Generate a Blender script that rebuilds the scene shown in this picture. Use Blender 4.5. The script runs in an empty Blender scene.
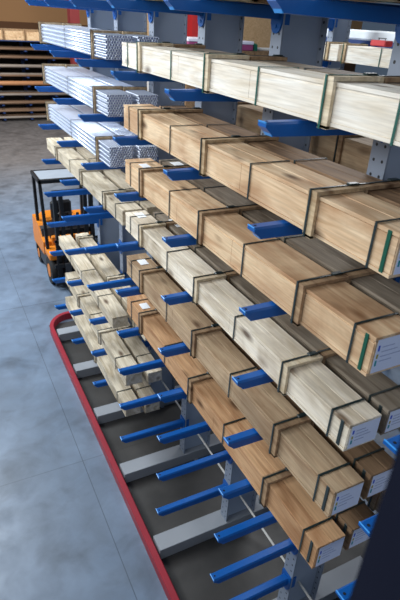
import bpy, bmesh, math, random
from mathutils import Vector, Matrix
random.seed(7)
S = bpy.context.scene
C = S.collection
# ------------------------------------------------------------------ camera
FZ = 4.744                                 # camera height above the floor
yaw, pitch, roll = 0.49359212, 0.50213821, -0.05920682
cd = bpy.data.cameras.new('camera'); cam = bpy.data.objects.new('camera', cd); C.objects.link(cam)
F = Vector((math.sin(yaw)*math.cos(pitch), math.cos(yaw)*math.cos(pitch), -math.sin(pitch)))
Rt = Vector((math.cos(yaw), -math.sin(yaw), 0)); D = F.cross(Rt)
c_, s_ = math.cos(roll), math.sin(roll)
RR = c_*Rt + s_*D; DD = -s_*Rt + c_*D
m = Matrix.Identity(4)
for i in range(3):
    m[i][0] = RR[i]; m[i][1] = -DD[i]; m[i][2] = -F[i]
m.translation = (0, 0, FZ)
cam.matrix_world = m
cd.sensor_fit = 'VERTICAL'; cd.sensor_height = 36; cd.sensor_width = 24; cd.lens = 510.8/600*36
cd.clip_start = 0.05; cd.clip_end = 200
cd.dof.use_dof = True; cd.dof.focus_distance = 3.4; cd.dof.aperture_fstop = 4.5
S.camera = cam
# ------------------------------------------------------------------ light
w = bpy.data.worlds.new('world'); S.world = w; w.use_nodes = True
w.node_tree.nodes['Background'].inputs[0].default_value = (0.50, 0.70, 1.0, 1)
w.node_tree.nodes['Background'].inputs[1].default_value = 0.12
def area(name, loc, target, sx, sy, power, col):
    l = bpy.data.lights.new(name, 'AREA'); l.shape = 'RECTANGLE'; l.size = sx; l.size_y = sy
    l.energy = power; l.color = col
    o = bpy.data.objects.new(name, l); C.objects.link(o); o.location = loc
    o.rotation_euler = (Vector(target)-Vector(loc)).to_track_quat('-Z', 'Y').to_euler()
    return o
area('roof_skylight', (-3.0, 12.0, 8.2), (0.2, 11.0, 1.5), 5, 6, 1900, (0.88, 0.95, 1.0))
area('hall_window', (-3.6, 3.9, 6.3), (1.5, 3.4, 5.4), 7, 1.8, 345, (0.95, 0.98, 1.0))
area('far_skylight', (3.0, 17.5, 8.8), (3.0, 26, 2.5), 7, 5, 1500, (1.0, 0.94, 0.84))
area('camera_side_fill', (-0.6, -5.0, 5.4), (1.5, 3.0, 4.4), 3.5, 2, 115, (0.85, 0.92, 1.0))  # unseen fill lamp added behind the camera to brighten the end faces
area('side_skylight', (8.5, 8.0, 8.4), (6.0, 7.0, 3.5), 3, 6, 520, (0.97, 0.98, 1.0))
S.view_settings.view_transform = 'Standard'; S.view_settings.look = 'None'
S.view_settings.exposure = -0.08; S.view_settings.gamma = 1.0; S.view_settings.use_curve_mapping = False

# ------------------------------------------------------------------ helpers
def srgb(r, g, b):
    f = lambda c: (c/255/12.92) if c/255 <= .04045 else ((c/255+.055)/1.055)**2.4
    return (f(r), f(g), f(b), 1)
class MB:
    def __init__(s): s.v = []; s.f = []; s.mi = []
    def add(s, vs, fs, mi=0):
        b = len(s.v); s.v += [tuple(v) for v in vs]; s.f += [tuple(i+b for i in f) for f in fs]; s.mi += [mi]*len(fs); return s
    def box(s, x0, x1, y0, y1, z0, z1, mi=0, ch=0):
        if ch <= 0:
            vs = [(x0,y0,z0),(x1,y0,z0),(x1,y1,z0),(x0,y1,z0),(x0,y0,z1),(x1,y0,z1),(x1,y1,z1),(x0,y1,z1)]
            return s.add(vs, [(0,3,2,1),(4,5,6,7),(0,1,5,4),(1,2,6,5),(2,3,7,6),(3,0,4,7)], mi)
        bm = bmesh.new(); bmesh.ops.create_cube(bm, size=1)
        for v in bm.verts: v.co = Vector((x0+(v.co.x+.5)*(x1-x0), y0+(v.co.y+.5)*(y1-y0), z0+(v.co.z+.5)*(z1-z0)))
        bmesh.ops.bevel(bm, geom=bm.edges[:], offset=ch, segments=1, affect='EDGES')
        bm.verts.ensure_lookup_table()
        s.add([v.co[:] for v in bm.verts], [[v.index for v in f.verts] for f in bm.faces], mi); bm.free(); return s
    def prism(s, prof, axis, a0, a1, mi=0):
        """extrude a 2D profile along an axis; profile coords are the other two axes in order"""
        n = len(prof)
        def P(p, a):
            if axis == 'x': return (a, p[0], p[1])
            if axis == 'y': return (p[0], a, p[1])
            return (p[0], p[1], a)
        vs = [P(p, a0) for p in prof]+[P(p, a1) for p in prof]
        fs = [tuple(range(n-1, -1, -1)), tuple(range(n, 2*n))]+[(i, (i+1) % n, n+(i+1) % n, n+i) for i in range(n)]
        return s.add(vs, fs, mi)
    def tube(s, p0, p1, r, n=12, mi=0, r2=None, cap=True):
        p0 = Vector(p0); p1 = Vector(p1); d = (p1-p0).normalized()
        a = d.orthogonal().normalized(); b = d.cross(a); r2 = r if r2 is None else r2
        vs = [p0+r*(math.cos(t)*a+math.sin(t)*b) for t in [2*math.pi*i/n for i in range(n)]]
        vs += [p1+r2*(math.cos(t)*a+math.sin(t)*b) for t in [2*math.pi*i/n for i in range(n)]]
        fs = [(i, (i+1) % n, n+(i+1) % n, n+i) for i in range(n)]
        if cap: fs += [tuple(range(n-1, -1, -1)), tuple(range(n, 2*n))]
        return s.add(vs, fs, mi)
    def band(s, x0, x1, y0, y1, z0, z1, t, mi=0):
        """a closed rectangular hoop round the y axis: inner rect x0..x1, z0..z1"""
        o = [(x0-t, z0-t), (x1+t, z0-t), (x1+t, z1+t), (x0-t, z1+t)]; i_ = [(x0, z0), (x1, z0), (x1, z1), (x0, z1)]
        vs = [(p[0], y, p[1]) for y in (y0, y1) for p in o+i_]
        fs = []
        for k in range(4):
            j = (k+1) % 4
            fs += [(k, j, 8+j, 8+k), (4+j, 4+k, 12+k, 12+j), (k, 4+k, 4+j, j), (8+k, 8+j, 12+j, 12+k)]
        return s.add(vs, fs, mi)
    def build(s, name, mats, parent=None, loc=(0, 0, 0), smooth=False, label=None):
        me = bpy.data.meshes.new(name); me.from_pydata(s.v, [], s.f)
        if not isinstance(mats, (list, tuple)): mats = [mats]
        for mm in mats: me.materials.append(mm)
        for p, i in zip(me.polygons, s.mi): p.material_index = i; p.use_smooth = False
        bm = bmesh.new(); bm.from_mesh(me); bmesh.ops.recalc_face_normals(bm, faces=bm.faces[:]); bm.to_mesh(me); bm.free()
        if smooth:
            for p in me.polygons: p.use_smooth = len(p.vertices) == 4
        o = bpy.data.objects.new(name, me); C.objects.link(o); o.location = loc
        if parent: o.parent = parent
        if label: o['label'] = label
        return o
def thing(name, label, cat, loc=(0, 0, 0), rz=0, group=None):
    o = bpy.data.objects.new(name, None); C.objects.link(o); o.location = loc; o.rotation_euler = (0, 0, rz)
    o.empty_display_size = .1
    o['label'] = label; o['category'] = cat
    if group: o['group'] = group
    return o
def tag(o, label, cat, group=None):
    o['label'] = label; o['category'] = cat
    if group: o['group'] = group
    return o
def struct(o): o['kind'] = 'structure'; return o
def copy_tree(o, parent=None):
    c = o.copy(); C.objects.link(c); c.parent = parent
    for ch in o.children: copy_tree(ch, c)
    return c
# ------------------------------------------------------------------ materials
def base(name):
    mt = bpy.data.materials.new(name); mt.use_nodes = True; nt = mt.node_tree
    return mt, nt, nt.nodes['Principled BSDF']
def plain(name, col, rough=.5, metal=0, spec=.5, var=.12, scale=6, emit=None):
    mt, nt, b = base(name)
    N = nt.nodes; L = nt.links
    tc = N.new('ShaderNodeTexCoord'); no = N.new('ShaderNodeTexNoise'); no.inputs['Scale'].default_value = scale; no.inputs['Detail'].default_value = 4
    L.new(tc.outputs['Object'], no.inputs['Vector'])
    mx = N.new('ShaderNodeMix'); mx.data_type = 'RGBA'
    mx.inputs[6].default_value = tuple(c*(1-var) for c in col[:3])+(1,); mx.inputs[7].default_value = tuple(min(1, c*(1+var)) for c in col[:3])+(1,)
    L.new(no.outputs['Fac'], mx.inputs[0]); L.new(mx.outputs[2], b.inputs['Base Color'])
    b.inputs['Roughness'].default_value = rough; b.inputs['Metallic'].default_value = metal
    b.inputs['Specular IOR Level'].default_value = spec
    if emit: b.inputs['Emission Color'].default_value = emit[0]; b.inputs['Emission Strength'].default_value = emit[1]
    return mt
def wood(name, light, dark, knot=(70, 42, 22), stain=None, axis='y', knots=.135, stain_amt=.5):
    mt, nt, b = base(name); N = nt.nodes; L = nt.links
    tc = N.new('ShaderNodeTexCoord'); oi = N.new('ShaderNodeObjectInfo')
    mul = N.new('ShaderNodeMath'); mul.operation = 'MULTIPLY'; mul.inputs[1].default_value = 37.0
    L.new(oi.outputs['Random'], mul.inputs[0])
    addv = N.new('ShaderNodeVectorMath'); addv.operation = 'ADD'
    L.new(tc.outputs['Object'], addv.inputs[0]); L.new(mul.outputs[0], addv.inputs[1])
    def mapped(sc):
        mp = N.new('ShaderNodeMapping'); mp.inputs['Scale'].default_value = sc if axis == 'y' else (sc[1], sc[0], sc[2])
        L.new(addv.outputs[0], mp.inputs['Vector']); return mp
    def noise(mp, sc, det=4, dist=0):
        no = N.new('ShaderNodeTexNoise'); no.inputs['Scale'].default_value = sc; no.inputs['Detail'].default_value = det; no.inputs['Distortion'].default_value = dist
        L.new(mp.outputs[0], no.inputs['Vector']); return no
    n1 = noise(mapped((1, .12, 1)), 14, 3, 1.2)
    r1 = N.new('ShaderNodeValToRGB'); L.new(n1.outputs['Fac'], r1.inputs[0])
    r1.color_ramp.elements[0].position = .30; r1.color_ramp.elements[0].color = srgb(*dark)
    r1.color_ramp.elements[1].position = .62; r1.color_ramp.elements[1].color = srgb(*light)
    n2 = noise(mapped((1, .05, 1)), 90, 3, .3)
    r2 = N.new('ShaderNodeMapRange'); L.new(n2.outputs['Fac'], r2.inputs['Value'])
    r2.inputs['From Min'].default_value = .3; r2.inputs['From Max'].default_value = .7; r2.inputs['To Min'].default_value = .82; r2.inputs['To Max'].default_value = 1.08
    m1 = N.new('ShaderNodeVectorMath'); m1.operation = 'SCALE'; L.new(r1.outputs[0], m1.inputs[0]); L.new(r2.outputs[0], m1.inputs['Scale'])
    # knots
    vo = N.new('ShaderNodeTexVoronoi'); vo.inputs['Scale'].default_value = 1.0
    L.new(mapped((5.5, 2.1, 5.5)).outputs[0], vo.inputs['Vector'])
    kr = N.new('ShaderNodeMapRange'); L.new(vo.outputs['Distance'], kr.inputs['Value'])
    kr.inputs['From Min'].default_value = knots*.45; kr.inputs['From Max'].default_value = knots*1.5; kr.inputs['To Min'].default_value = .85; kr.inputs['To Max'].default_value = 0
    mk = N.new('ShaderNodeMix'); mk.data_type = 'RGBA'; mk.inputs[7].default_value = srgb(*knot)
    L.new(kr.outputs[0], mk.inputs[0]); L.new(m1.outputs[0], mk.inputs[6])
    out = mk.outputs[2]
    if stain:
        ns = noise(mapped((1, .5, 1)), 3.2, 5, .6)
        rs = N.new('ShaderNodeMapRange'); L.new(ns.outputs['Fac'], rs.inputs['Value'])
        rs.inputs['From Min'].default_value = .50; rs.inputs['From Max'].default_value = .68; rs.inputs['To Min'].default_value = 0; rs.inputs['To Max'].default_value = stain_amt
        ms = N.new('ShaderNodeMix'); ms.data_type = 'RGBA'; ms.inputs[7].default_value = srgb(*stain)
        L.new(rs.outputs[0], ms.inputs[0]); L.new(out, ms.inputs[6]); out = ms.outputs[2]
    L.new(out, b.inputs['Base Color']); b.inputs['Roughness'].default_value = .72; b.inputs['Specular IOR Level'].default_value = .25
    bp = N.new('ShaderNodeBump'); bp.inputs['Strength'].default_value = .25; bp.inputs['Distance'].default_value = .003
    L.new(n2.outputs['Fac'], bp.inputs['Height']); L.new(bp.outputs[0], b.inputs['Normal'])
    return mt
W_cream = wood('pale_cream_pine', (242, 236, 224), (224, 210, 188), stain=(206, 188, 156), stain_amt=.3, knots=.13)
W_tan   = wood('warm_pine', (230, 202, 166), (204, 166, 126), stain=(156, 108, 70), stain_amt=.6)
W_tan2  = wood('honey_pine', (226, 196, 158), (198, 158, 120), stain=(146, 102, 66), stain_amt=.65)
W_grey  = wood('silvery_pine', (242, 231, 212), (212, 197, 172), stain=(142, 118, 88), stain_amt=.6)
W_drab  = wood('drab_pine', (194, 168, 136), (158, 128, 98), stain=(118, 94, 70), stain_amt=.5)
W_orange= wood('orange_pine', (208, 166, 124), (170, 124, 86), stain=(134, 88, 54), stain_amt=.45)
W_weath = wood('weathered_pine', (150, 138, 122), (112, 98, 82), stain=(84, 70, 56), stain_amt=.5)
W_dull  = wood('dull_brown_pine', (158, 128, 98), (116, 90, 66), stain=(84, 64, 48), stain_amt=.5)
W_batten= wood('batten_wood', (206, 182, 146), (160, 130, 96), stain=(104, 80, 58), stain_amt=.5)
W_bat2  = wood('brown_batten_wood', (178, 148, 114), (138, 108, 82), stain=(82, 60, 44), stain_amt=.5)
W_pbat  = wood('pale_batten_wood', (226, 210, 182), (194, 172, 138), stain=(150, 126, 96), stain_amt=.4)
W_timb  = wood('grey_timber', (214, 202, 180), (172, 156, 130), stain=(124, 110, 90), stain_amt=.5)
BLUE = plain('blue_arm_paint', srgb(2, 86, 164), .38, 0, .5, .10, 9)
BLUED = plain('dark_blue_paint', srgb(18, 52, 110), .45, 0, .5, .1, 5)
CAP = plain('light_blue_tip', srgb(60, 150, 226), .35, 0, .5, .06, 10)
GREY = plain('grey_column_paint', srgb(160, 172, 190), .55, .1, .4, .08, 3)
GREYD = plain('grey_zinc_paint', srgb(146, 150, 156), .5, .1, .4, .07, 4)
HOLE = plain('dark_bolt_hole', srgb(16, 18, 24), .8)
RED = plain('red_rail_paint', srgb(144, 24, 42), .5, 0, .5, .14, 5)
STRAP = plain('black_plastic_strap', srgb(36, 48, 48), .35, 0, .6, .1, 20)
GREEN = plain('green_plastic_strap', srgb(12, 82, 62), .38, 0, .6, .12, 20)
GREEN2 = plain('dark_green_plastic_strap', srgb(20, 84, 72), .38, 0, .6, .1, 20)
TUBE = plain('bright_steel', srgb(212, 222, 240), .27, .42, .6, .03, 3)
TUBEEND = plain('tube_bore', srgb(112, 118, 160), .6, .0)
ROD = plain('white_rod_paint', srgb(206, 204, 198), .5)
BLACK = plain('black_paint', srgb(20, 21, 24), .45)
ORANGE = plain('orange_truck_paint', srgb(210, 122, 28), .4, 0, .5, .08, 4)
RUBBER = plain('black_rubber', srgb(18, 18, 20), .8)
CHAS = plain('dark_grey_metal', srgb(64, 66, 70), .5, .4)
PALEM = plain('pale_grey_roof_paint', srgb(160, 168, 178), .4, .2)
POST = plain('dark_navy_steel', srgb(10, 14, 30), .9, 0, .1)

# printed label sheet on the crate ends
def label_mat():
    return plain('label_paper', srgb(216, 222, 240), .6, 0, .4, .04, 4)
PAPER = label_mat()
WHITEP = plain('white_paper', srgb(236, 238, 240), .7, 0, .3, .02)
INK_B = plain('blue_ink', srgb(60, 90, 196), .6); INK_O = plain('ochre_ink', srgb(160, 150, 70), .6); INK_T = plain('teal_ink', srgb(30, 140, 150), .6)
INK_G = plain('grey_ink', srgb(160, 168, 196), .6)

# ------------------------------------------------------------------ floor
def floor_mat():
    mt, nt, b = base('concrete_floor'); N = nt.nodes; L = nt.links
    tc = N.new('ShaderNodeTexCoord'); P = tc.outputs['Object']
    def noise(sc, det, dist=0, vec=P):
        n = N.new('ShaderNodeTexNoise'); n.inputs['Scale'].default_value = sc; n.inputs['Detail'].default_value = det; n.inputs['Distortion'].default_value = dist
        L.new(vec, n.inputs['Vector']); return n.outputs['Fac']
    def mr(v, a, c, x, y):
        r = N.new('ShaderNodeMapRange'); L.new(v, r.inputs['Value'])
        for k, q in zip(('From Min', 'From Max', 'To Min', 'To Max'), (a, c, x, y)): r.inputs[k].default_value = q
        return r.outputs[0]
    def mul(a, c):
        n = N.new('ShaderNodeMath'); n.operation = 'MULTIPLY'; L.new(a, n.inputs[0]); L.new(c, n.inputs[1]); return n.outputs[0]
    f1 = mr(noise(.9, 6, .5), .3, .7, .72, 1.1); f2 = mr(noise(4, 8, .35), .3, .7, .80, 1.1); f3 = mr(noise(1.7, 7, .5), .50, .70, 1, .60)
    f = mul(mul(f1, f2), f3)
    sp = N.new('ShaderNodeSeparateXYZ'); L.new(P, sp.inputs[0])
    def joint(sock, pos, wd, amt):
        s = N.new('ShaderNodeMath'); s.operation = 'SUBTRACT'; L.new(sock, s.inputs[0]); s.inputs[1].default_value = pos
        a = N.new('ShaderNodeMath'); a.operation = 'ABSOLUTE'; L.new(s.outputs[0], a.inputs[0])
        return mr(a.outputs[0], wd*.5, wd, amt, 1)
    for s, p, wd, a in ((sp.outputs[0], .958, .006, .55), (sp.outputs[1], 8.55, .010, .55), (sp.outputs[0], 4.2, .01, .5), (sp.outputs[1], 14.5, .012, .6), (sp.outputs[0], -2.2, .01, .5), (sp.outputs[1], 4.52, .008, .75)):
        f = mul(f, joint(s, p, wd, a))
    # blue-grey aisle floor against a darker grey zone inside the rack's guard rail
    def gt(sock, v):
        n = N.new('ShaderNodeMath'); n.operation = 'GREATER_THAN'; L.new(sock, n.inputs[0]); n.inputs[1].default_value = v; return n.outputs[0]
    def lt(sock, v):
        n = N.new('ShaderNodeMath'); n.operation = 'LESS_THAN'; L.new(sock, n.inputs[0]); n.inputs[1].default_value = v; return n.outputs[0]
    bare = mul(mul(gt(sp.outputs[0], 1.25), lt(sp.outputs[1], 7.75)), lt(sp.outputs[0], 3.6))  # mask of the darker floor zone inside the guard rail
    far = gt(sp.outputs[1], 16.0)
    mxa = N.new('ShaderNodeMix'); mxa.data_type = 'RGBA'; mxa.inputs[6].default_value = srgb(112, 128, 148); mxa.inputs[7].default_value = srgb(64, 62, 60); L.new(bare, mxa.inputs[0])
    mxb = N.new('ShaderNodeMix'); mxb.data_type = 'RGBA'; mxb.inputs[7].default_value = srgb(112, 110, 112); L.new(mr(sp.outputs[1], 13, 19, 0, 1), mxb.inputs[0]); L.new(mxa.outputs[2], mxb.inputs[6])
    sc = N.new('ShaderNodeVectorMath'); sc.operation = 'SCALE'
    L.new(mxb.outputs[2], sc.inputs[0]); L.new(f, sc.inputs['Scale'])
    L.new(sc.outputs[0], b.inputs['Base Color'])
    L.new(mr(f2, .8, 1.1, .5, .34), b.inputs['Roughness'])
    return mt
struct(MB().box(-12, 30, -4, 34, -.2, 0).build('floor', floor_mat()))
WALL = plain('tan_wall_boards', srgb(176, 136, 98), .8, 0, .2, .05, .4)
WALLD = plain('brown_wall_base', srgb(104, 74, 54), .8, 0, .2, .05, .4)
struct(MB().box(-12, 30, 33, 33.3, 4.09, 12).build('wall_back', WALL))
struct(MB().box(-12, 30, 32.9, 33.3, 0, 4.09).build('trim_1', WALLD))

# ------------------------------------------------------------------ the cantilever rack
LV = [z+FZ for z in (.10, -.38, -.868, -1.338, -1.80, -2.262, -2.72, -3.178, -3.638, -4.110)]
KY = [.900, 1.968, 3.025, 4.07, 5.13, 6.19, 7.25]
CX0, CX1 = 2.06, 2.41
def arm_proto(root, tipx, rootx, tall=.062, wd=.066):
    sgn = 1 if rootx > tipx else -1
    h = tall
    # channel with sloped nose: profile in x,z
    w2 = wd/2
    x = lambda d: tipx+sgn*d
    def ring(xa, zt, zb, w): return [(xa, -w, zt-.010), (xa, -w+.010, zt), (xa, w-.010, zt), (xa, w, zt-.010), (xa, w, zb), (xa, -w, zb)]
    vs = ring(x(0), 0, -h*.35, w2)+ring(x(.045), 0, -h, w2)+ring(rootx, 0, -h*1.25, w2)
    fs = [tuple(range(5, -1, -1)), tuple(range(12, 18))]
    for a in (0, 6):
        for i in range(6): fs.append((a+i, a+(i+1) % 6, a+6+(i+1) % 6, a+6+i))
    mb = MB().add(vs, fs)
    arm = mb.build('arm', BLUE, root)
    mb = MB(); mb.add([(x(-.004), -w2*.92, -.001), (x(-.004), w2*.92, -.001), (x(.040), w2*.92, -h-.001), (x(.040), -w2*.92, -h-.001),
                       (x(.001), -w2*.92, .002), (x(.001), w2*.92, .002), (x(.046), w2*.92, -h), (x(.046), -w2*.92, -h)],
                      [(0, 1, 2, 3), (0, 4, 5, 1), (1, 5, 6, 2), (3, 2, 6, 7), (0, 3, 7, 4)])
    mb.build('tip_plate', CAP, arm)
    MB().tube((x(.022), 0, -.001), (x(.022), 0, .0015), .007, 10).build('bolt_hole', HOLE, arm)
    # hooked end plate with a rounded foot, hugging the column flange
    pr = [(-.052, .035), (.052, .035), (.052, -.11)]+[(.052*math.cos(t), -.11-.045*math.sin(t)) for t in [math.pi*k/6 for k in range(1, 6)]]+[(-.052, -.11)]
    a, b2 = rootx-sgn*.012, rootx-sgn*.001
    mb = MB().prism(pr, 'x', min(a, b2), max(a, b2))
    for s in (-.058, .050): mb.box(min(rootx-sgn*.012, rootx+sgn*.05), max(rootx-sgn*.012, rootx+sgn*.05), s, s+.008, -.105, .03)
    mb.tube((a-sgn*.006, 0, -.115), (a, 0, -.115), .012, 8)
    mb.build('end_plate', BLUE, arm)
    return arm
def holes_mat():
    mt, nt, b = base('grey_column_paint_with_holes'); N = nt.nodes; L = nt.links
    tc = N.new('ShaderNodeTexCoord'); sp = N.new('ShaderNodeSeparateXYZ'); L.new(tc.outputs['Object'], sp.inputs[0])
    def M(op, a, v=None):
        n = N.new('ShaderNodeMath'); n.operation = op; L.new(a, n.inputs[0])
        if v is not None:
            if isinstance(v, (int, float)): n.inputs[1].default_value = v
            else: L.new(v, n.inputs[1])
        return n.outputs[0]
    a = M('SUBTRACT', M('ABSOLUTE', sp.outputs[1]), .030)
    z = M('SUBTRACT', M('MODULO', sp.outputs[2], .0775), .03875)
    d = M('SQRT', M('ADD', M('MULTIPLY', a, a), M('MULTIPLY', z, z)))
    k = M('LESS_THAN', d, .0085)
    mx = N.new('ShaderNodeMix'); mx.data_type = 'RGBA'; mx.inputs[6].default_value = srgb(136, 146, 162); mx.inputs[7].default_value = srgb(24, 26, 32)
    L.new(k, mx.inputs[0]); L.new(mx.outputs[2], b.inputs['Base Color']); b.inputs['Roughness'].default_value = .5
    return mt
GREYH = holes_mat()
def column(root, y, x0=CX0, x1=CX1, top=5.14):
    """steel section: two flanges with a row of holes and a web between them"""
    mb = MB(); hw = .060; z0 = .144
    mb.box(x0, x0+.012, -hw, hw, z0, top, 0); mb.box(x1-.012, x1, -hw, hw, z0, top, 0); mb.box(x0+.012, x1-.012, -.006, .006, z0, top, 1)
    co = mb.build('column', [GREYH, GREY], root, (0, y, 0))
    return co
def base_leg(root, y, x0, x1):
    mb = MB(); mb.box(x0, x1, y-.092, y+.092, 0, .142, ch=.004)
    mb.box(x1-.9, x1-.86, y-.11, y+.11, 0, .015)
    lg = mb.build('base_leg', GREYD, root)
    return lg
rack = thing('cantilever_rack', 'long blue-armed cantilever rack with grey columns holding crates and tubes', 'rack', (CX0, 4.1, 0))
def under(o, root): o.location = Vector(o.location)-Vector(root.location)
first = arm_proto(rack, 1.3, CX0)
arms = []
for iy, y in enumerate(KY):
    for il, z in enumerate(LV):
        if not arms: a = first
        else: a = copy_tree(first, rack)
        a.location = Vector((.017 if 1 <= il <= 4 else 0, y, z))-Vector(rack.location); arms.append(a)
back = arm_proto(rack, 3.2, CX1); back.location = Vector((0, KY[1], LV[2]))-Vector(rack.location)
for y in (KY[0], KY[1], KY[2], KY[3], KY[4]):
    for il in (2, 3, 4, 7):
        if y == KY[1] and il == 2: continue
        a = copy_tree(back, rack); a.location = Vector((0, y, LV[il]))-Vector(rack.location)
for y in KY:
    under(column(rack, y), rack); under(base_leg(rack, y+.01, 1.305, 3.1), rack)
# tie rods between the columns
ty = MB()
for z, x in ((.47, 2.20),): ty.tube((x, KY[0], z), (x, KY[-1], z), .011, 8)
under(ty.build('tie_rod', ROD, rack), rack)
ty = MB(); ty.box(2.30, 2.32, KY[0], KY[-1], 2.55, 2.62); ty.box(2.30, 2.32, KY[0], KY[-1], 5.02, 5.10)
under(ty.build('tie_bar', GREYD, rack), rack)
# red guard rail
pts = [(1.252, -1.2), (1.252, 7.42)]
for k in range(1, 9):
    t = math.pi/2*k/8; pts.append((1.252+.36*(1-math.cos(t)), 7.42+.44*math.sin(t)))
pts += [(1.74, 7.86)]
mb = MB(); vs = []; fs = []
wd = .068
for i, p in enumerate(pts):
    a = Vector(pts[max(0, i-1)]); b_ = Vector(pts[min(len(pts)-1, i+1)]); t = (b_-a).normalized(); n = Vector((t.y, -t.x))
    for (dn, z) in ((-wd/2, .003), (-wd/2, .118), (-wd/2+.008, .126), (wd/2-.008, .126), (wd/2, .118), (wd/2, .003)):
        vs.append((p[0]+n.x*dn, p[1]+n.y*dn, z))
for i in range(len(pts)-1):
    for k in range(6): fs.append((i*6+k, i*6+(k+1) % 6, (i+1)*6+(k+1) % 6, (i+1)*6+k))
fs += [tuple(range(5, -1, -1)), tuple(range(len(vs)-6, len(vs)))]
mb.add(vs, fs)
tag(mb.build('guard_rail', RED, None), 'red steel guard rail on the floor along the rack feet, rounded at its far end', 'rail')

# ------------------------------------------------------------------ crates
def crate(x, y, z, Wd, H, L, body, bat, frames, straps, label, group=None, endl=True, green=True, tags=(), split=.55, name='wooden_crate', cat='crate', smat=None, seed=0, nfb=2):
    smat = smat or STRAP
    rnd = random.Random(seed+int(x*100)+int(y*10)+int(z*1000))
    t = thing(name, label, cat, (x, y, z), 0, group)
    g = .0025; zb, zt = .018, H-.018; th = .02
    b = MB()
    b.box(.004, Wd-.004, .006, L-.006, zb, zt-th-.001)
    for xs in ((0, .012), (Wd-.012, Wd)):        # side boards: a broad one, with butt joints
        cuts = [0, L*rnd.uniform(.32, .40), L*rnd.uniform(.62, .72), L]
        for a, c in zip(cuts[:-1], cuts[1:]):
            b.box(xs[0], xs[1], a+g*.6, c-g*.6, zb+.014, zt-th-rnd.choice((.003, .005, .009)))
    b.box(-.003, Wd+.003, 0, L, zb-.004, zb+.011)
    b.box(.004, Wd-.004, -.004, .010, zb+.012, zt-th-.002)
    b.build('body', body, t)
    ld = MB(); xm = Wd*split
    if nfb == 2: segs = [(0, xm-g), (xm+g, Wd)]
    else: segs = [(Wd*k/nfb+g*.7, Wd*(k+1)/nfb-g*.7) for k in range(nfb)]
    for (a, c) in segs:
        off = rnd.uniform(0, .004)
        ld.box(a-.002, c+.002, -.004, L+.002, zt-th, zt-off, ch=.002)
    ld.build('lid', body, t)
    for yy in frames:
        bw = .062; m_ = MB()
        m_.box(-.020, -.003, yy-bw/2, yy+bw/2, .002, H-.018)      # left upright
        m_.box(Wd+.003, Wd+.020, yy-bw/2, yy+bw/2, .002, H-.018)
        m_.box(-.022, Wd+.022, yy-bw/2, yy+bw/2, zt+.001, zt+.019)  # top
        m_.box(-.020, Wd+.020, yy-bw/2, yy+bw/2, 0, zb-.005)
        f = m_.build('batten_frame', bat, t)
        MB().band(-.0235, Wd+.0235, yy+.007, yy+.019, .0005, H+.0022, .0028).build('strap', smat, f)
        MB().box(Wd-.05, Wd+.01, yy-.002, yy+.028, H+.004, H+.012, ch=.003).build('strap_seal', STRAP, f)
    for yy in straps:
        MB().band(-.0045, Wd+.0045, yy-.006, yy+.006, zb-.006, zt+.0015, .0022).build('strap', smat, t)
    if green:
        MB().box(-.006, -.001, .035, .055, zb+.004, zt-.004, ch=.001).build('edge_strap', GREEN if z > LV[4]+.05 else smat, t, label='short strap along the crate side edge')
    if endl:
        mp = MB(); mp.box(.014, Wd-.004, -.0065, -.0045, zb+.012, zt-th+.008, 0)
        o = mp.build('end_label', PAPER, t, label='pale blue printed sheet on the crate end')
        ink = MB(); hh = zt-zb-.02
        ink.box(.022, .031, -.0085, -.0066, zb+hh*.72, zb+hh*.88, 0); ink.box(.022, .031, -.0085, -.0066, zb+hh*.5, zb+hh*.62, 1); ink.box(.022, .031, -.0085, -.0066, zb+hh*.28, zb+hh*.44, 2)
        for k in range(4):
            zz = zb+hh*(.8-k*.14); ink.box(.045, .045+Wd*(.3+.1*((k*7) % 3)), -.0076, -.0066, zz, zz+.004, 3)
        ink.build('print', [INK_B, INK_O, INK_T, INK_G], o)
    for (tx, ty_, a, c) in tags:
        MB().box(tx, tx+a, ty_, ty_+c, zt+.0005, zt+.0035).build('paper_tag', WHITEP, t, label='white paper tag on the lid')
    return t
XA = 1.51
std_f = [.505, 1.60, 2.70]; std_s = [.12, 1.06, 2.13, 2.98]
YNS = {0: 1.27, 1: 1.27, 2: 1.255, 3: 1.242, 4: 1.26, 5: 1.25, 6: 1.268}
tiers = {1: 'top', 2: 'second', 3: 'third', 4: 'fourth', 5: 'fifth', 6: 'lowest'}
spec = {
 # level: (WA, H, matA, matB, XB, WB, batA)
 0: (.23, .20, W_cream, W_drab, 1.80, .23, W_pbat),
 1: (.23, .205, W_cream, W_weath, 1.80, .22, W_pbat),
 2: (.24, .222, W_tan, W_dull, 1.805, .215, W_batten),
 3: (.24, .232, W_tan2, W_weath, 1.805, .205, W_bat2),
 4: (.195, .198, W_grey, W_weath, 1.762, .20, W_pbat),
 5: (.195, .222, W_drab, W_dull, 1.765, .20, W_bat2),
 6: (.195, .222, W_orange, W_dull, 1.765, .20, W_bat2)}
front_l = {
 0: 'pine crate above the topmost beam, cut off by the upper edge of the photo',
 1: 'pale cream pine crate highest of the front row of full crates, green straps',
 2: 'warm tan pine crate in the front row directly below the pale cream one',
 3: 'honey pine crate in the front row between the warm tan and the whitish grey one',
 4: 'whitish grey pine crate in the front row with a dark knot, fourth full crate down',
 5: 'drab brownish pine crate in the front row below the whitish grey one',
 6: 'orange brown pine crate lowest of the front row, blue end label above bare arms'}
back_l = {
 0: 'brown crate above the topmost beam, inner row, only its underside showing',
 1: 'grey crate behind the pale cream top crate, only its lid edge showing',
 2: 'brownish grey crate close behind the warm tan crate in the inner row',
 3: 'weathered grey crate close behind the honey pine crate in the inner row',
 4: 'grey crate with blue label beside the end of the whitish grey crate',
 5: 'brown crate with blue label beside the end of the drab brownish crate',
 6: 'dark brown crate with blue label beside the end of the orange brown crate'}
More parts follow.
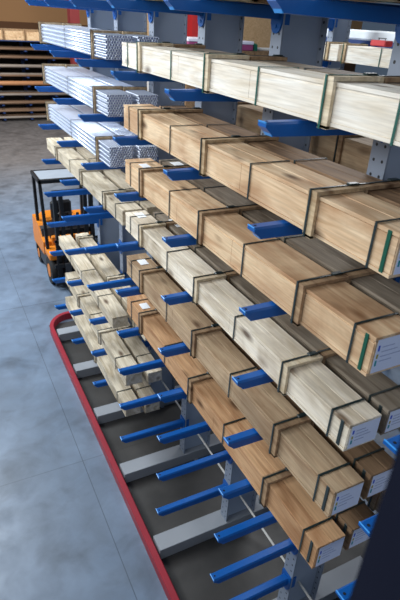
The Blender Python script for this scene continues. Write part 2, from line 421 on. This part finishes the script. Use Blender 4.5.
for l, (WA, H, mA, mB, XB, WB, bA) in spec.items():
    tg = {3: ((.05, 2.80, .07, .12),), 4: ((.06, 2.93, .08, .13),), 5: ((.05, 2.86, .08, .12),), 6: ((.05, 2.80, .08, .11),)}.get(l, ())
    YN = YNS[l]
    crate(XA, YN, LV[l], WA, H, 3.12, mA, bA, std_f, std_s, front_l[l], 'crates in the front row', tags=tg, split=.6 if l % 2 else .48, seed=l, smat=GREEN2 if l < 2 else None)
    tg = {3: ((.05, 2.80, .09, .11),), 4: ((.05, 2.6, .07, .2),)}.get(l, ())
    crate(XB, YN+.01, LV[l], WB, H-.004, 3.04, mB, W_bat2, std_f, std_s, back_l[l], 'crates in the inner row', tags=tg, seed=20+l)
# crates resting on the arms of the other side of the rack
oth = {2: 'large brown crate behind the grey columns at the height of the warm tan crate', 3: 'brown crate on the far side of the rack at the height of the honey crate',
       4: 'brown crate on the far side of the rack at the height of the whitish crate', 7: 'dark brown crate deep in the rack below all the labelled crates'}
for l, lb in oth.items():
    crate(2.50, 1.0, LV[l], .26, .235, 3.45, W_drab, W_bat2, [.7, 1.75, 3.2], [.2, 1.2, 2.4], lb, 'crates on the far side of the rack', endl=(l != 7), seed=40+l)
# far bay timbers and crates
crate(1.51, 4.47, LV[4], .20, .185, 3.35, W_timb, W_timb, [.55, 1.45, 2.7], [.2, 2.0], 'long grey timber crate running into the distance below the tube bundles, front one', 'far bay timber crates', endl=False, green=False, seed=60)
crate(1.77, 4.50, LV[4], .20, .18, 3.35, W_timb, W_timb, [.55, 1.45, 2.7], [.2, 2.0], 'long grey timber crate behind the front one below the tube bundles', 'far bay timber crates', endl=False, green=False, seed=61)
crate(1.485, 4.83, LV[7], .185, .175, 2.62, W_timb, W_timb, [], [.55, 1.3, 1.9], 'long plain pale timber crate without battens, in front of the forklift', 'far bay timber crates', endl=False, green=False, seed=62)
crate(1.735, 4.45, LV[7], .19, .20, 2.95, W_timb, W_timb, [.35, 1.30, 2.75], [.8, 2.1], 'pale crate with batten frames behind the long plain timber crate', 'far bay timber crates', endl=False, green=False, seed=63)
crate(1.46, 4.33, LV[8], .19, .185, 2.75, W_timb, W_timb, [.95, 1.95], [.35, 1.4, 2.5], 'grey board crate with striped lid on the last but one tier of the far bay', 'far bay timber crates', endl=False, green=False, nfb=4, seed=64)
crate(1.70, 4.28, LV[8], .17, .175, 2.75, W_timb, W_timb, [.95, 1.95], [.35, 1.4], 'grey board crate behind the one with the striped lid', 'far bay timber crates', endl=False, green=False, nfb=3, seed=65)
crate(1.46, 4.36, LV[9], .18, .175, 2.85, W_timb, W_timb, [1.2], [.3, 2.3], 'grey board crate lowest in the far bay, nearest the red rail', 'far bay timber crates', endl=False, green=False, nfb=3, seed=66)
crate(1.69, 4.33, LV[9], .18, .165, 2.75, W_timb, W_timb, [1.2], [.3, 2.3], 'grey board crate lowest in the far bay, behind the one nearest the rail', 'far bay timber crates', endl=False, green=False, nfb=3, seed=67)

# ------------------------------------------------------------------ steel tube bundles
TR = .0125; TP = .0256; TRW = .0218; NROW = 9; TL = 2.8
def tube_shape(mb, ox=0, oy=0, oz=0, n=10):
    r = TR; rr = r-.0035; vs = []; fs = []
    for (y, rad) in ((.015, rr), (0, rr), (0, r), (TL, r), (TL, rr), (TL-.015, rr)):
        vs += [(ox+rad*math.cos(2*math.pi*i/n), oy+y, oz+rad*math.sin(2*math.pi*i/n)) for i in range(n)]
    for a in range(5):
        for i in range(n): fs.append((a*n+i, a*n+(i+1) % n, (a+1)*n+(i+1) % n, (a+1)*n+i))
    mb.add(vs, fs, 0); mb.add(vs[:n], [tuple(range(n))], 1); mb.add(vs[5*n:], [tuple(range(n))], 1)
    return mb
tube_proto = tube_shape(MB(), n=14).build('steel_tube', [TUBE, TUBEEND], None, smooth=True)
proto_used = False
rest = MB()
def bundle(x, y, z, label, flabel, group, cols=10, single=999):
    global proto_used
    zz = z+.019+TR; cnt = 0
    for r in range(NROW-1, -1, -1):
        for k in range(cols-(r % 2)):
            lx = x+TR+k*TP+(TP/2 if r % 2 else 0); ly = y+random.uniform(-.006, .006); lz = zz+r*TRW
            if cnt >= single: tube_shape(rest, lx, ly, lz, 8); continue
            cnt += 1
            if proto_used: o = tube_proto.copy(); C.objects.link(o)
            else: o = tube_proto; proto_used = True
            o.location = (lx, ly, lz)
            tag(o, label, 'tube', group)
    Wb = cols*TP; Hb = TR*2+(NROW-1)*TRW
    for i, yy in enumerate((.37, 2.72)):
        f = thing('batten_frame', flabel[i], 'wooden frame', (x, y+yy, z), 0)
        bw = .05
        for xa in (-.022, Wb+.002): MB().box(xa, xa+.020, -bw/2, bw/2, 0, Hb+.042).build('upright', W_batten, f)
        MB().box(-.002, Wb+.002, -bw/2, bw/2, Hb+.021, Hb+.041).build('top_batten', W_batten, f)
        MB().box(-.002, Wb+.002, -bw/2, bw/2, .0, .018).build('bottom_batten', W_batten, f)
        MB().band(-.0235, Wb+.0235, -.006, .008, -.000, Hb+.044, .003).build('strap', STRAP, f)
    s = MB().band(-.003, Wb+.003, 1.45, 1.464, .017, Hb+.0215, .002).build('tie_band', STRAP, None, (x, y, z))
    tag(s, 'thin dark band '+flabel[2], 'strap')
bundle(1.51, 4.83, LV[1], 'bright steel tube in the front bundle beside the pale cream crate', ('wooden frame round the near end of the highest tube bundle', 'wooden frame round the far end of the highest tube bundle', 'round the middle of the highest front tube bundle'), 'tubes of the highest front bundle')
bundle(1.799, 4.80, LV[1], 'steel tube in the inner bundle behind the highest front bundle', ('wooden frame round the near end of the inner highest tube bundle', 'wooden frame round the far end of the inner highest tube bundle', 'round the middle of the highest inner tube bundle'), 'tubes of the highest inner bundle', 8, 14)
bundle(1.51, 4.84, LV[2], 'bright steel tube in the middle bundle behind the end of the warm tan crate', ('wooden frame round the near end of the middle tube bundle', 'wooden frame round the far end of the middle tube bundle', 'round the middle of the second front tube bundle'), 'tubes of the middle front bundle')
bundle(1.799, 4.80, LV[2], 'steel tube in the inner bundle behind the middle front bundle', ('wooden frame round the near end of the inner middle tube bundle', 'wooden frame round the far end of the inner middle tube bundle', 'round the middle of the second inner tube bundle'), 'tubes of the middle inner bundle', 8, 14)
bundle(1.51, 4.82, LV[3], 'bright steel tube in the lowest bundle above the long grey timber crate', ('wooden frame round the near end of the lowest tube bundle', 'wooden frame round the far end of the lowest tube bundle', 'round the middle of the lowest front tube bundle'), 'tubes of the lowest front bundle')
bundle(1.799, 4.78, LV[3], 'steel tube in the inner bundle behind the lowest front bundle', ('wooden frame round the near end of the inner lowest tube bundle', 'wooden frame round the far end of the inner lowest tube bundle', 'round the middle of the lowest inner tube bundle'), 'tubes of the lowest inner bundle', 8, 14)

o = rest.build('steel_tubes', [TUBE, TUBEEND], None, smooth=True)
tag(o, 'remaining steel tubes hidden low inside the three inner bundles', 'tubes'); o['kind'] = 'stuff'

# ------------------------------------------------------------------ forklift (faces the camera side, mast towards -Y)
FKX, FKY = 1.63, 9.10
fk = thing('forklift', 'orange and black forklift truck parked beyond the end of the rack', 'forklift', (FKX, FKY, 0))
fk.scale = (.93, .93, .93)
Wk = 1.05
def side(prof, y_is_first=True): return prof
b = MB()
b.prism([(.30, .20), (1.68, .20), (1.74, .55), (1.64, 1.02), (.80, 1.02), (.70, .60), (.30, .55)], 'x', 0.01, Wk-.01)
body = b.build('body', CHAS, fk)
b = MB()
for x0, x1 in ((-.012, .16), (Wk-.16, Wk+.012)):
    b.prism([(.58, .52), (1.70, .42), (1.75, .62), (1.66, 1.06), (1.05, 1.06), (.74, .84), (.58, .80)], 'x', x0, x1)
b.box(.16, Wk-.16, 1.18, 1.76, .45, 1.10, ch=.05)
b.build('counterweight_cover', ORANGE, fk, label='orange body panels')
b = MB(); b.box(.16, Wk-.16, .52, .62, .50, .92, ch=.02); b.box(-.01, .22, .02, .50, .60, .74, ch=.02); b.box(Wk-.22, Wk+.01, .02, .50, .60, .74, ch=.02)
b.build('front_fender', ORANGE, fk, label='orange fenders and dash panel')
for x, y, r in ((.09, .26, .29), (Wk-.09, .26, .29), (.10, 1.42, .22), (Wk-.10, 1.42, .22)):
    wb = MB(); wb.tube((x-.09, y, r), (x+.09, y, r), r, 24); wh = wb.build('wheel', RUBBER, fk, smooth=True)
    MB().tube((x-.097, y, r), (x+.097, y, r), r*.5, 16).build('hub', ORANGE, wh)
for sx in (.03, Wk-.03):
    MB().prism([(.30, .60), (.38, .60), (.60, 2.08), (.53, 2.08)], 'x', sx-.03, sx+.03).build('guard_post', BLACK, fk)
    MB().prism([(1.20, 1.02), (1.28, 1.02), (1.26, 2.08), (1.18, 2.08)], 'x', sx-.03, sx+.03).build('guard_post', BLACK, fk)
b = MB(); b.box(-.01, Wk+.01, .48, .56, 2.07, 2.15, ch=.01); b.box(-.01, Wk+.01, 1.20, 1.28, 2.07, 2.15, ch=.01)
b.box(-.01, .05, .48, 1.28, 2.07, 2.15, ch=.01); b.box(Wk-.05, Wk+.01, .48, 1.28, 2.07, 2.15, ch=.01)
b.build('overhead_guard', BLACK, fk)
MB().box(.04, Wk-.04, .54, 1.22, 2.10, 2.145).build('roof_panel', PALEM, fk, label='pale grey roof panel')
b = MB(); b.box(.30, .75, .78, 1.14, 1.02, 1.14, ch=.03); b.box(.30, .75, 1.06, 1.18, 1.1, 1.5, ch=.04); b.build('seat', BLACK, fk)
b = MB(); b.tube((.52, .62, .9), (.52, .80, 1.28), .02, 10)
st = b.build('steering_column', BLACK, fk)
bm = bmesh.new(); R0, r0 = .16, .018; vs = []; fs = []
c0 = Vector((.52, .81, 1.30)); ax = Vector((0, -.42, -.9)).normalized(); u = Vector((1, 0, 0)); v = ax.cross(u)
for i in range(20):
    a = 2*math.pi*i/20; rad = math.cos(a)*u+math.sin(a)*v
    for j in range(6):
        q = 2*math.pi*j/6; vs.append(tuple(c0+rad*(R0+r0*math.cos(q))+ax*r0*math.sin(q)))
for i in range(20):
    for j in range(6): fs.append((i*6+j, i*6+(j+1) % 6, ((i+1) % 20)*6+(j+1) % 6, ((i+1) % 20)*6+j))
bm.free()
sw = MB().add(vs, fs); sw.tube(c0-u*R0, c0+u*R0, .012, 6); sw.build('steering_wheel', BLACK, st)
for sx in (.17, .29, Wk-.29, Wk-.17):
    b = MB(); b.box(sx-.035, sx+.035, -.10, .02, .10, 2.06 if sx in (.17, Wk-.17) else 2.0, ch=.006); b.build('mast_channel', BLACK, fk)
b = MB()
for z in (.30, 1.15, 1.96): b.box(.14, Wk-.14, .0, .05, z, z+.10)
b.tube((.46, -.04, .15), (.46, -.04, 1.6), .03, 10); b.tube((.60, -.04, .15), (.60, -.04, 1.6), .03, 10)
b.build('mast_crossbars', BLACK, fk)
b = MB(); b.box(.05, Wk-.05, -.17, -.11, .12, .20); b.box(.05, Wk-.05, -.17, -.11, .50, .58)
for k in range(6): b.box(.1+k*.165, .13+k*.165, -.16, -.13, .2, 1.1)
b.box(.08, Wk-.08, -.16, -.13, 1.06, 1.10)
cg = b.build('fork_carriage', BLACK, fk)
for sx in (.25, Wk-.37):
    MB().prism([(-.22, .03), (-.17, .03), (-.17, .6), (-.22, .6)], 'x', sx, sx+.12).box(sx, sx+.12, -1.05, -.2, .03, .065).build('fork', CHAS, cg)

# ------------------------------------------------------------------ racks and goods in the background
YR = 26.6
br = thing('pipe_rack', 'dark storage rack with blue uprights across the far end of the hall', 'rack', (5.5, YR, 0))
RX0, RX1 = -3.0, 8.2
rows = [.22, .52, .86, 1.24, 1.68, 2.06, 2.44, 2.82, 3.16]
xs = [RX0+.1+k*1.24 for k in range(10)]
for x in xs:
    under(MB().box(x-.07, x+.07, YR+.9, YR+1.1, 0, 3.44).build('upright', BLUED, br), br)
for x in xs:
    b = MB()
    for z in rows: b.box(x-.05, x+.05, YR-.1, YR+.9, z-.13, z-.08)
    under(b.build('shelf_arms', BLUED, br), br)
under(MB().box(RX0, RX1, YR+1.12, YR+1.18, 0, 3.46).build('shade_panel', plain('rack_interior_shade', srgb(40, 34, 32), .9), br), br)  # added dark sheet standing in for the shade inside the rack
PIPES = [plain('brown_pipe_coating', srgb(122, 98, 80), .45), plain('rusty_pipe', srgb(186, 134, 96), .4), plain('grey_pipe', srgb(146, 138, 132), .4)]
for i, z in enumerate(rows):
    for j in range(4):
        r = (.055, .045, .07, .05)[(i+j) % 4]
        if i == 4 and j == 0: r = .10
        pm = PIPES[1] if i in (4,) else PIPES[2] if (i+j) % 3 == 0 else PIPES[0]
        L0 = RX0-.2+.15*((i*3+j) % 4); L1 = RX1-.1-.2*((i*5+j*3) % 5)
        o = MB().tube((L0, 0, 0), (L1, 0, 0), r, 12).build('steel_pipe', pm, None, (0, YR+.05+j*.22, z-.08+r), smooth=True)
        tag(o, 'long brownish pipe lying across the arms of the far pipe rack', 'pipe', 'pipes on the far rack')
o_ = 0
for k in range(12):
    x = RX0+.2+k*.93
    t = thing('wooden_box', 'light wooden box in the row on top of the far pipe rack', 'box', (x, YR+.05, 3.48), 0, 'boxes on the far rack')
    MB().box(0, .88, 0, .9, .0, .44, ch=.01).build('body', W_tan, t)
    MB().box(-.01, .05, -.015, 0, 0, .44).box(.83, .89, -.015, 0, 0, .44).box(0, .88, -.012, 0, .38, .44).build('battens', W_bat2, t)
# top board the boxes stand on
under(MB().box(RX0, RX1, YR-.05, YR+1.1, 3.44, 3.475).build('top_shelf', BLUED, br), br)
# red-brown hall columns
RC = plain('red_brown_steel', srgb(112, 30, 34), .6)
def hall_col(x, y, w_, lb, mt=RC):
    b = MB(); b.box(x-w_/2, x+w_/2, y-.02, y, 0, 9); b.box(x-w_/2, x+w_/2, y+w_*.9, y+w_*.9+.02, 0, 9); b.box(x-.02, x+.02, y, y+w_*.9, 0, 9)
    tag(b.build('hall_column', mt), lb, 'column')
hall_col(6.38, 24.6, .42, 'dark red steel hall column behind the far end of the tube bundles')
hall_col(8.3, 24.4, .34, 'red-brown steel hall column seen narrowly between two grey rack columns')
RCB = plain('bright_red_steel', srgb(196, 52, 56), .6)
hall_col(12.25, 24.6, .62, 'bright red steel column seen between rack columns above the cream crate', RCB)
PUR = plain('purple_wrap', srgb(150, 70, 116), .5, var=.3, scale=5); LIL = plain('lilac_white_wrap', srgb(226, 226, 244), .4)
def pallet(x, y, z, w_, h, lb, ws=None):
    t = thing('wrapped_pallet', lb, 'pallet', (x, y, 0))
    MB().box(0, ws or w_, 0, 1.0, 0, z).build('crate_stack', W_dull, t)
    MB().box(0, w_, 0, 1.0, z, z+h*.65, ch=.03).build('goods', PUR, t); MB().box(-.01, w_+.01, -.01, 1.01, z+h*.65, z+h, ch=.02).build('cover', LIL, t)
pallet(8.6, 18.0, 3.82, 1.0, .34, 'purple goods under a white cover seen between two grey rack columns')
pallet(10.55, 18.0, 3.80, .76, .32, 'purple goods with white cover right of a grey rack column', 2.2)
PLY = wood('plywood_sheets', (216, 184, 146), (192, 158, 118), knots=.02)
tag(MB().box(0, 4.4, 0, .3, 0, 5.6).build('wood_partition', PLY, None, (14.3, 24.8, 0)), 'tan plywood partition far behind the rack columns', 'partition')
tag(MB().box(0, 1.6, 0, .3, 0, 5.4).build('wood_partition', PLY, None, (9.3, 25.0, 0)), 'small tan plywood partition seen in a gap above the cream crate', 'partition')
WHT = plain('white_foil', srgb(238, 242, 248), .4)
tag(MB().box(0, 3.2, 0, .9, 0, 3.98, ch=.02).build('wrapped_stack', WHT, None, (9.0, 22.0, 0)), 'white wrapped stack, a bright strip below the small plywood partition', 'stack')
tag(MB().tube((0, 0, 0), (0, 0, .20), .11, 14).tube((0, 0, .20), (0, 0, .25), .11, 14, r2=.04).build('green_bucket', plain('green_plastic', srgb(20, 130, 100), .5), None, (11.48, 18.2, 3.80)), 'small green container beside the purple goods', 'container')
tag(MB().box(0, .9, 0, .3, 0, .10, ch=.02).build('white_plank', WHT, None, (11.7, 18.4, 3.80)), 'white plank lying right of the green container', 'plank')

# second cantilever rack with pale crates, beyond the first one
r2 = thing('cantilever_rack', 'second blue cantilever rack parallel to the first, seen behind its columns at right', 'rack', (5.4, 7.0, 0))
a2 = arm_proto(r2, 4.55, 5.35, .10, .09); a2.location = Vector((0, 2.7, LV[0]))-Vector(r2.location)
ys2 = [2.7, 4.6, 6.5]
ys2.remove(4.6)
for y in ys2:
    for z in (LV[0], LV[1], LV[2]):
        if y == 2.7 and z == LV[0]: continue
        a = copy_tree(a2, r2); a.location = Vector((0, y, z))-Vector(r2.location)
    if y != 4.6:
        under(column(r2, y, 5.35, 5.65, 5.14), r2)
        under(base_leg(r2, y, 4.6, 5.65), r2)
crate(4.62, 2.6, LV[1], .30, .215, 2.75, W_cream, W_batten, [.35, 1.45, 2.70], [.9, 2.1], 'pale crate on the second rack, the nearer one, with a red case on top', endl=False, green=False, seed=80, smat=GREEN2)
crate(4.62, 5.42, LV[1], .30, .215, 1.25, W_cream, W_batten, [.2, 1.1], [.6], 'short pale crate on the second rack, right beside a grey column', endl=False, green=False, seed=81)
crate(4.62, 2.6, LV[2], .30, .22, 3.6, W_drab, W_batten, [.35, 1.45, 2.7], [.9, 2.1], 'brown crate on the lower arms of the second rack', endl=False, green=False, seed=82)
t = thing('red_case', 'small red case lying on top of the nearer pale crate of the second rack', 'case', (4.70, 4.75, LV[1]+.2155))
MB().box(0, .12, 0, .24, 0, .06, ch=.01).build('body', RCB, t); MB().tube((.06, .07, .058), (.06, .07, .078), .005, 8).tube((.06, .17, .058), (.06, .17, .078), .005, 8).box(.054, .066, .06, .18, .076, .084).build('handle', BLACK, t)
tb = thing('storage_table', 'high stand behind the second rack carrying a long white box', 'stand', (5.9, 2.0, 0))
for (x, y) in ((0, 0), (.6, 0), (0, 5.6), (.6, 5.6), (0, 2.5), (.6, 2.5)): MB().box(x, x+.08, y, y+.08, 0, 4.46).build('leg', BLUED, tb)
MB().box(0, .68, 0, 5.68, 4.46, 4.595).build('top', BLUED, tb)
tag(MB().box(0, .5, 0, 5.4, 0, .13, ch=.02).build('white_band', WHT, None, (5.95, 2.1, 4.597)), 'long white box, a bright band behind the second rack', 'package')  # plain white box forming the bright band behind the second rack
# dark steel post close by at the right
b = MB(); b.box(-.09, .09, -.09, -.078, 0, 6.0); b.box(-.09, .09, .078, .09, 0, 6.0); b.box(-.006, .006, -.078, .078, 0, 6.0); b.box(-.09, -.084, -.078, .078, 0, 6.0)
p = b.build('steel_post', POST, None, (.352, .156, 0)); p.rotation_euler = (0, 0, -.5); p.scale = (.52, .52, 1)
tag(p, 'dark blurred steel post close to the viewer at the lower right', 'post')
